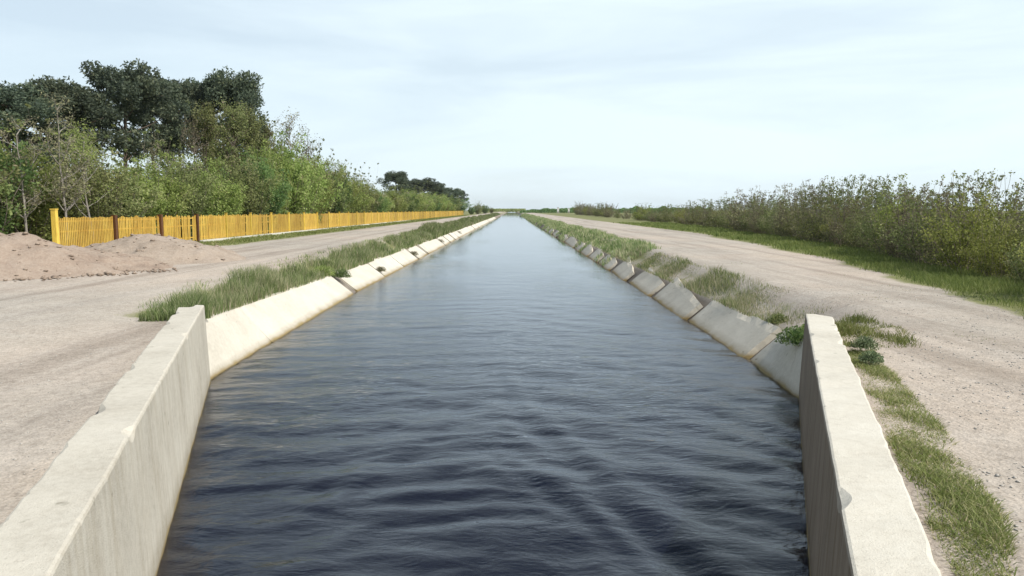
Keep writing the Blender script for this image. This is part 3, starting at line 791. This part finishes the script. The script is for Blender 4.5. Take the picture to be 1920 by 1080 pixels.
strip('weeds', rg, 7000, lambda y: (topL(y)[0]-interp(y, [(13,1.2),(20,2.0),(60,2.6)]), topL(y)[0]-.3), YL+.2, 62,
      lambda x, y: .06 + .16*clump(x, y, 1.4, 7, -.2, .35), lambda y: wd(y)*.9, M['weeds'],
      'low sparse weeds thinning out from the left bank onto the track', 'weeds', (.3, .9), 'log', lambda x, y, t: clump(x, y, 1.4, 7, -.1, .4)*1.2 > rg.random(), .6, .2, .3)
strip('weeds', rg, 22000, lambda y: (topL(y)[0]-2.0, topL(y)[0]+.05), 62, 420,
      lambda x, y: .30 + .45*clump(x, y, .15, 4, -.3, .3), lambda y: wd(y)*1.2, M['weeds'],
      'distant weeds lining the far part of the left bank', 'weeds', (.1, .5), 'log', None, .45, .2, .3)
strip('weeds', rg, 27000, lambda y: (topR(y)[0]-.05, topR(y)[0]+1.15), YR+1.0, 46,
      lambda x, y: .06 + .24*clump(x, y, .6, 14, -.2, .35), lambda y: wd(y)*.8, M['weeds'],
      'patchy low weeds along the top of the right canal bank', 'weeds', (.15, .7), 'log', lambda x, y, t: clump(x, y, .5, 14, -.45+(.22 if y < 21 else 0), .22) > rg.random()*1.0+.5*max(0, t-.5), .60, .2, .4)
strip('weeds', rg, 30000, lambda y: (topR(y)[0]-.62, topR(y)[0]+1.7), 36, 420,
      lambda x, y: .14 + .28*clump(x, y, .35, 24, -.3, .3), lambda y: wd(y)*1.0, M['weeds'],
      'thick green weeds hanging over the far right bank', 'weeds', (.1, .6), 'log', lambda x, y, t: t > .3 or clump(x, y, .5, 24, -.3, .3) > .95-y/260, .58, .2, .3)
strip('grass', rg, 60000, lambda y: (roadR_edge(y)-.35, bush_line(y)+.6), 9, 110,
      lambda x, y: .10 + .22*clump(x, y, .5, 34, -.3, .3), lambda y: wd(y)*1.0, M['grass'],
      'green grass verge between the right track and the bushes', 'grass', (.15, .8), 'log', lambda x, y, t: t > .22*rg.random() + .12*clump(x, y, .9, 3), .42, .18, 0)
strip('grass', rg, 26000, lambda y: (-18.2, -14.9), 37, 280,
      lambda x, y: .08 + .16*clump(x, y, .4, 44, -.3, .3), lambda y: wd(y)*1.0, M['grass'],
      'short green grass at the foot of the yellow fence', 'grass', (.2, .8), 'log', lambda x, y, t: t < 1-.3*rg.random(), .5, .2, .2)
strip('grass', rg, 30000, lambda y: (wallR(y)+.53+interp(y, [(3.2,.10),(4.2,.05),(9,.02)]), wallR(y)+.95+interp(y, [(3.2,-.1),(4.2,.1),(6,.12),(9,-.05)])), 3.3, 9.6,
      lambda x, y: .035 + .055*clump(x, y, 2, 54, -.3, .3), lambda y: .008, M['grass'],
      'narrow band of grass growing along the outer side of the right wing wall', 'grass', (.4, 1.2), 1, lambda x, y, t: clump(x, y, 2.2, 3, -.35, .35)*1.1 + .25 - .6*abs(t-.4) > rg.random()*.75, .62, .2, .25)
strip('grass', rg, 9500, lambda y: (wallR(min(y, YR))+.55, wallR(min(y, YR))+1.6), 9.9, 13.6,
      lambda x, y: .05 + .12*clump(x, y, 1.2, 64, -.3, .3), lambda y: .011, M['grass'],
      'green grass patch behind the far end of the right wing wall', 'grass', (.3, .9), 1, lambda x, y, t: (1-t)*1.4 + clump(x, y, 1.5, 3)-.3 > rg.random()*1.2, .45, .2, .1)
strip('grass', rg, 2600, lambda y: (6.5, roadR_edge(y)-.5), 8, 40,
      lambda x, y: .05*clump(x, y, .8, 84, .1, .3), lambda y: wd(y), M['weeds'],
      'sparse dry tufts scattered over the right track', 'grass', (.4, 1.1), 'log', lambda x, y, t: clump(x, y, .8, 84, .1, .3) > .1, .7, .15, .3)
strip('weeds', rg, 2200, lambda y: (-6.35, wallL(min(y, YL))-.42 if y < YL else -5.75), 12.5, 14.2,
      lambda x, y: .22 + .30*clump(x, y, 1.5, 94, -.3, .3), lambda y: .014, M['weeds'],
      'grey-green weeds behind the end of the left wing wall', 'weeds', (.1, .55), 1, lambda x, y, t: True, .4, .2, .25)

def plant(x, y, s, n, mat, label, seed, name='weed_plant', cat='plant', lf=.05, z=None):
    rng = np.random.default_rng(seed); root = empty(name, (x, y, gz(x, y) if z is None else z))
    b0 = rng.normal(0, .05*s, (n, 3)); b0[:, 2] = 0
    v, f = blades(b0, rng.uniform(.5, 1, n)*s*.5, np.full(n, .016), rng.uniform(.3, 1.3, n), rng)
    obj('stems', mesh_data(name+'_stems', v, f, mat, False, np.repeat(np.clip(rng.normal(.4, .2, n), 0, 1), 5)), root)
    m = n*9; d = rng.normal(size=(m, 3)); d[:, 2] = abs(d[:, 2]); d /= np.linalg.norm(d, axis=1)[:, None]
    P = d*(rng.uniform(.2, 1, m)**.5)[:, None]*s*np.array([.5, .5, .42])
    v, f = leaves(P, rng.uniform(.6, 1.3, m)*lf, rng, .5, .6)
    obj('foliage', mesh_data(name+'_foliage', v, f, mat, False, np.repeat(np.clip(rng.normal(.4, .2, m), 0, 1), 4)), root)
    tag(root, label, cat); return root
plant(5.02, 13.0, .75, 120, M['shrub_dark'], 'dark green leafy weed at the far end of the right wing wall', 1)
plant(5.55, 13.5, .55, 90, M['shrub'], 'smaller green weed just behind the dark weed at the right wall end', 2)
plant(-6.25, 27.3, .75, 120, M['shrub_dark'], 'green weed sprouting from the gap between two left bank slabs', 3, z=.55)
plant(-6.75, 26.6, .9, 120, M['shrub'], 'tall green weed above the end of the long left slab', 4)
plant(4.52, 9.45, .36, 90, M['bluegrass'], 'small blue-green tuft lying on the edge of the right wing wall', 5, lf=.03, z=1.24)
plant(4.25, 8.7, .30, 80, M['bluegrass'], 'small blue-green tuft beside the right wall, nearer than the other one', 6, lf=.03, z=1.22)
for q_, (yy_, nm_) in enumerate([(34.0, 'first'), (46.2, 'second'), (64.5, 'third'), (88, 'fourth')]):  # weeds added as dark blobs standing in for shaded holes between slabs
    plant(-6.0-.1*q_, yy_, .55+.12*q_, 70, M['bush_brown'], 'brownish weed, %s of those added as dark spots in place of holes in the far left slabs' % nm_, 20+q_, z=.22)
plant(5.72, 15.9, .5, 90, M['bush'], 'low weed clump above the grey slab on the right bank', 7)

# ------------------------------------------------------------------ yellow fence
root = empty('fence', (-18.3, 30.0, GZ)); tag(root, 'long yellow slatted fence running to the far end of the left track', 'fence')
PW = 4.5; NP = 56
def box_list(bs):
    v = []; f = []
    for (x0, x1, y0, y1, z0, z1) in bs:
        b0 = len(v)
        v += [(x0,y0,z0),(x1,y0,z0),(x1,y1,z0),(x0,y1,z0),(x0,y0,z1),(x1,y0,z1),(x1,y1,z1),(x0,y1,z1)]
        f += [tuple(b0+q for q in t) for t in ((0,3,2,1),(4,5,6,7),(0,1,5,4),(1,2,6,5),(2,3,7,6),(3,0,4,7))]
    return v, f
bs = []; rr = random.Random(2); ny = 34
for i in range(ny):
    y0 = .10 + i*(PW-.2)/ny; bs.append((-.012, .012, y0, y0+.064, .16, 1.60+rr.uniform(-.035, .025)))
for z in (.32, 1.0, 1.42): bs.append((-.045, -.015, .06, PW-.06, z, z+.055))
v, f = box_list(bs); pms = [mesh_data('fence_panel', v, f, M['yellow'])]
for vv in range(4):
    bs2 = list(bs[-3:])
    for b_ in bs[:-3]:
        if rr.random() < .06: continue
        dz = rr.uniform(-.06, .03); dy = rr.uniform(-.012, .012); dx = rr.uniform(-.008, .010)
        bs2.append((b_[0]+dx, b_[1]+dx, b_[2]+dy, b_[3]+dy, b_[4]+rr.uniform(-.03,.03), b_[5]+dz))
    v, f = box_list(bs2); v = [(x, y+.03*math.sin(z*1.5+vv+y*3), z) for x, y, z in v]; pms.append(mesh_data('fence_panel', v, f, M['yellow']))
v, f = box_list([(-.06,.06,-.06,.06,-.3,1.70), (-.08,.08,-.08,.08,1.70,1.73)]); pom = mesh_data('fence_post', v, f, M['yellow_post'])
v, f = box_list([(-.10,.10,-.10,.10,-.3,1.68)]); dom = mesh_data('fence_post_dark', v, f, M['brown'])
v, f = box_list([(-.09,.09,-.09,.09,-.3,1.92), (-.11,.11,-.11,.11,1.92,1.96)]); eom = mesh_data('fence_end_post', v, f, M['yellow_post'])
for i in range(NP):
    obj('panel', pms[(i*3+i//5) % 5], root, (0, i*PW, 0))
for i in range(NP+1):
    o = obj('post', eom if i == 0 else (dom if i in (1, 2, 3) else pom), root, (0, i*PW, 0))
    if i == 0: o['label'] = 'taller yellow end post standing by the soil heap'
    elif i < 4: o['label'] = '%s thick dark brown post' % ORD[i-1]
v, f = box_list([(-.14, .14, 13.55, 110, -.1, .12)])
v, f = box_list([(-.14, .14, i*4.5+13.56, i*4.5+18.04, -.1, .13) for i in range(20)])
kb = obj('kerb', mesh_data('kerb', v, f, M['kerb']), None, (-18.12, 30, GZ+.02)); tag(kb, 'low whitish concrete kerb under the yellow fence', 'kerb')

# ------------------------------------------------------------------ soil heaps
HEAPS = []
def heap(cx, cy, rx, ry, h, seed, mat, label, rot=0):
    n = 90; v = []; 
    for i in range(n):
        for j in range(n):
            a = -1.25+2.5*i/(n-1); b_ = -1.25+2.5*j/(n-1)
            r = math.hypot(a, b_)*(1+.16*fbm(a*1.5, b_*1.5, seed, 2))
            k = max(0, 1-r); hh = (1-math.exp(-2.4*k**1.35))/(1-math.exp(-2.4))
            x = cx + a*rx*math.cos(rot) - b_*ry*math.sin(rot); y = cy + a*rx*math.sin(rot) + b_*ry*math.cos(rot)
            hh = h*hh*(1+.30*fbm(x*.45, y*.45, seed+2, 3)) + .20*fbm(x*1.3, y*1.3, seed, 4)*min(1, k*5) + .05*nz3(x*5, y*5, seed)*min(1, k*6)
            v.append((x-cx, y-cy, gz(x, y) - .06 + hh + (.0 if k > 0 else -.1)))
    idx = np.arange(n*n).reshape(n, n)
    F = np.stack([idx[:-1,:-1], idx[1:,:-1], idx[1:,1:], idx[:-1,1:]], -1).reshape(-1, 4)
    HEAPS.append([(p[0]+cx, p[1]+cy, p[2]) for p in v])
    o = obj('soil_heap', mesh_data('soil_heap', v, F, mat, True), None, (cx, cy, 0)); tag(o, label, 'heap', 'soil heaps on the left'); return o
heap(-13.6, 28.2, 3.6, 3.4, 1.02, 3, M['soil'], 'rounded beige soil heap in front of the dark fence posts')
heap(-16.2, 22.4, 4.6, 3.4, 1.25, 6, M['soil_red'], 'reddish soil heap at the left edge with clods at its foot')
heap(-14.6, 24.2, 3.9, 3.0, .70, 12, M['soil_red'], 'low pinkish spread of soil between the reddish heap and the rounded heap')

# stones
def rocks(pts, sizes, seed):
    rng = np.random.default_rng(seed)
    base = np.array([(0,0,1),(1,0,0),(0,1,0),(-1,0,0),(0,-1,0),(0,0,-.6),(.7,.7,.5),(-.7,.7,.4),(-.7,-.7,.5),(.7,-.7,.4)], float)
    tri = np.array([(0,1,6),(0,6,2),(0,2,7),(0,7,3),(0,3,8),(0,8,4),(0,4,9),(0,9,1),(5,6,1),(5,2,6),(5,7,2),(5,3,7),(5,8,3),(5,4,8),(5,9,4),(5,1,9)])
    V = []; F = []
    for i, (p, s) in enumerate(zip(pts, sizes)):
        a = rng.uniform(0, 6.28); q = base*rng.uniform(.65, 1.15, (10, 1))*np.array([rng.uniform(.7, 1.2), rng.uniform(.6, 1), rng.uniform(.4, .75)])*s
        ca, sa = math.cos(a), math.sin(a); q = np.stack([q[:,0]*ca-q[:,1]*sa, q[:,0]*sa+q[:,1]*ca, q[:,2]], 1)
        V.append(q+np.array(p)); F.append(tri+i*10)
    return np.vstack(V), np.vstack(F)
rg = np.random.default_rng(77); pts = []; sz = []
for _ in range(6500):                                          # gravel over the near right ground
    y = math.exp(rg.uniform(math.log(3.2), math.log(19))); x = rg.uniform(wallR(min(y, YR))+1.0, roadR_edge(y)+.3) if y < 12 else rg.uniform(6.6, roadR_edge(y))
    if y < 3.2+0 or fbm(x*.8, y*.8, 2, 2) < -.12: continue
    s = .006 + .014*rg.random()**3; pts.append((x, y, gz(x, y)+s*.1)); sz.append(s)
v, f = rocks(pts, sz, 1); tag(obj('gravel', mesh_data('gravel', v, f, M['stone'])), 'small pale gravel strewn over the dirt right of the wing wall', 'gravel', kind='stuff')
pts = []; sz = []
for _ in range(4200):
    y = math.exp(rg.uniform(math.log(5), math.log(26))); x = rg.uniform(-14, min(wallL(min(y, YL))-.6, -3))
    if y > YL and x > -8.2: continue
    s = .005 + .012*rg.random()**3; pts.append((x, y, gz(x, y)+s*.1)); sz.append(s)
v, f = rocks(pts, sz, 2); tag(obj('gravel', mesh_data('gravel', v, f, M['stone'])), 'fine grit scattered over the left track', 'gravel', kind='stuff')
pts = []; sz = []
for _ in range(700):                                           # clods along the foot of the heaps
    a = rg.uniform(-2.6, .35); r = rg.normal(.93, .13)
    x = -16.2 + 4.4*math.cos(a)*r; y = 22.4 + 3.3*math.sin(a)*r
    s = .04 + .10*rg.random()**3; pts.append((x, y, gz(x, y)+s*.25)); sz.append(s)
for _ in range(160):
    a = rg.uniform(-2.4, -.1); r = rg.normal(.95, .13)
    x = -13.6 + 3.0*math.cos(a)*r; y = 23.6 + 2.7*math.sin(a)*r
    s = .03 + .08*rg.random()**3; pts.append((x, y, gz(x, y)+s*.25)); sz.append(s)
for hv_ in HEAPS:
    for _ in range(420):
        q = hv_[int(rg.integers(0, len(hv_)))]
        if q[2] > gz(q[0], q[1]) + .02:
            pts.append((q[0], q[1], q[2]+.01)); sz.append(.02+.12*rg.random()**4)
v, f = rocks(pts, sz, 3); tag(obj('clods', mesh_data('clods', v, f, M['soil_red'])), 'loose earth clods along the foot of the reddish heap', 'clods', kind='stuff')

# ------------------------------------------------------------------ far distance
rg = np.random.default_rng(5); P = []; T_ = []
for _ in range(26000):
    px = rg.uniform(975, 1330); Y = rg.uniform(520, 620) if px < 1180 else rg.uniform(420, 520)
    hh = 4.2*(.55+.45*clump(px*.06, 0, 1, 2, -.3, .4))*interp(px, [(975,.35),(1010,.9),(1180,1),(1330,1)])
    P.append(((px-960)/1400*Y, Y, GZ + rg.uniform(0, hh))); T_.append(np.clip(rg.normal(.3, .2), 0, 1))
P = np.array(P); v, f = leaves(P, rg.uniform(.7, 1.5, len(P)), rg, .7, .2)
tag(obj('tree_line', mesh_data('tree_line', v, f, M['shrub_dark'], False, np.repeat(np.array(T_), 4))), 'dark far-off line of trees on the horizon right of the canal', 'trees', kind='stuff')
P = []; T_ = []
for _ in range(9000):
    px = rg.uniform(900, 985); Y = rg.uniform(900, 1100); P.append(((px-960)/1400*Y, Y, GZ + rg.uniform(0, 3.5))); T_.append(np.clip(rg.normal(.5, .2), 0, 1))
P = np.array(P); v, f = leaves(P, rg.uniform(1., 2., len(P)), rg, .7, .2)
tag(obj('tree_line', mesh_data('tree_line', v, f, M['shrub'], False, np.repeat(np.array(T_), 4))), 'faint green line of trees where the canal meets the horizon', 'trees', kind='stuff')
for (px, Y, wdt, dp, h, lab) in ((1046, 500, 1.3, 1.6, 3.6, 'small white far-off building in front of the horizon tree line'), (1066, 505, 1.1, 1.5, 3.2, 'smaller white far-off hut, right of the other white building')):
    root = empty('building', ((px-960)/1400*Y, Y, GZ)); tag(root, lab, 'building')
    v, f = box_list([(-wdt/2, wdt/2, 0, dp, 0, h)]); obj('wall', mesh_data('building_wall', v, f, M['white']), root)
    v, f = box_list([(-wdt/2-.1, wdt/2+.1, -.1, dp+.1, h, h+.12)]); obj('roof', mesh_data('building_roof', v, f, M['roof']), root)
    v, f = box_list([(-.3, .3, -.06, -.003, 0, 1.0)]); obj('door', mesh_data('building_door', v, f, M['brown']), root)

# ------------------------------------------------------------------ air
hm = bpy.data.materials.new('haze'); hm.use_nodes = True; hn = hm.node_tree.nodes; hn.clear()
ho = hn.new('ShaderNodeOutputMaterial'); hv = hn.new('ShaderNodeVolumePrincipled'); hv.inputs['Color'].default_value = (.90, .95, 1, 1)
hv.inputs['Density'].default_value = .00008; hv.inputs['Anisotropy'].default_value = .2
hm.node_tree.links.new(hv.outputs[0], ho.inputs['Volume'])
v, f = box_list([(-5200, 5200, -90, 5600, -3.4, 60)])
tag(obj('haze', mesh_data('haze', v, f, hm)), 'faint pale air softening the far trees', 'haze', kind='stuff')
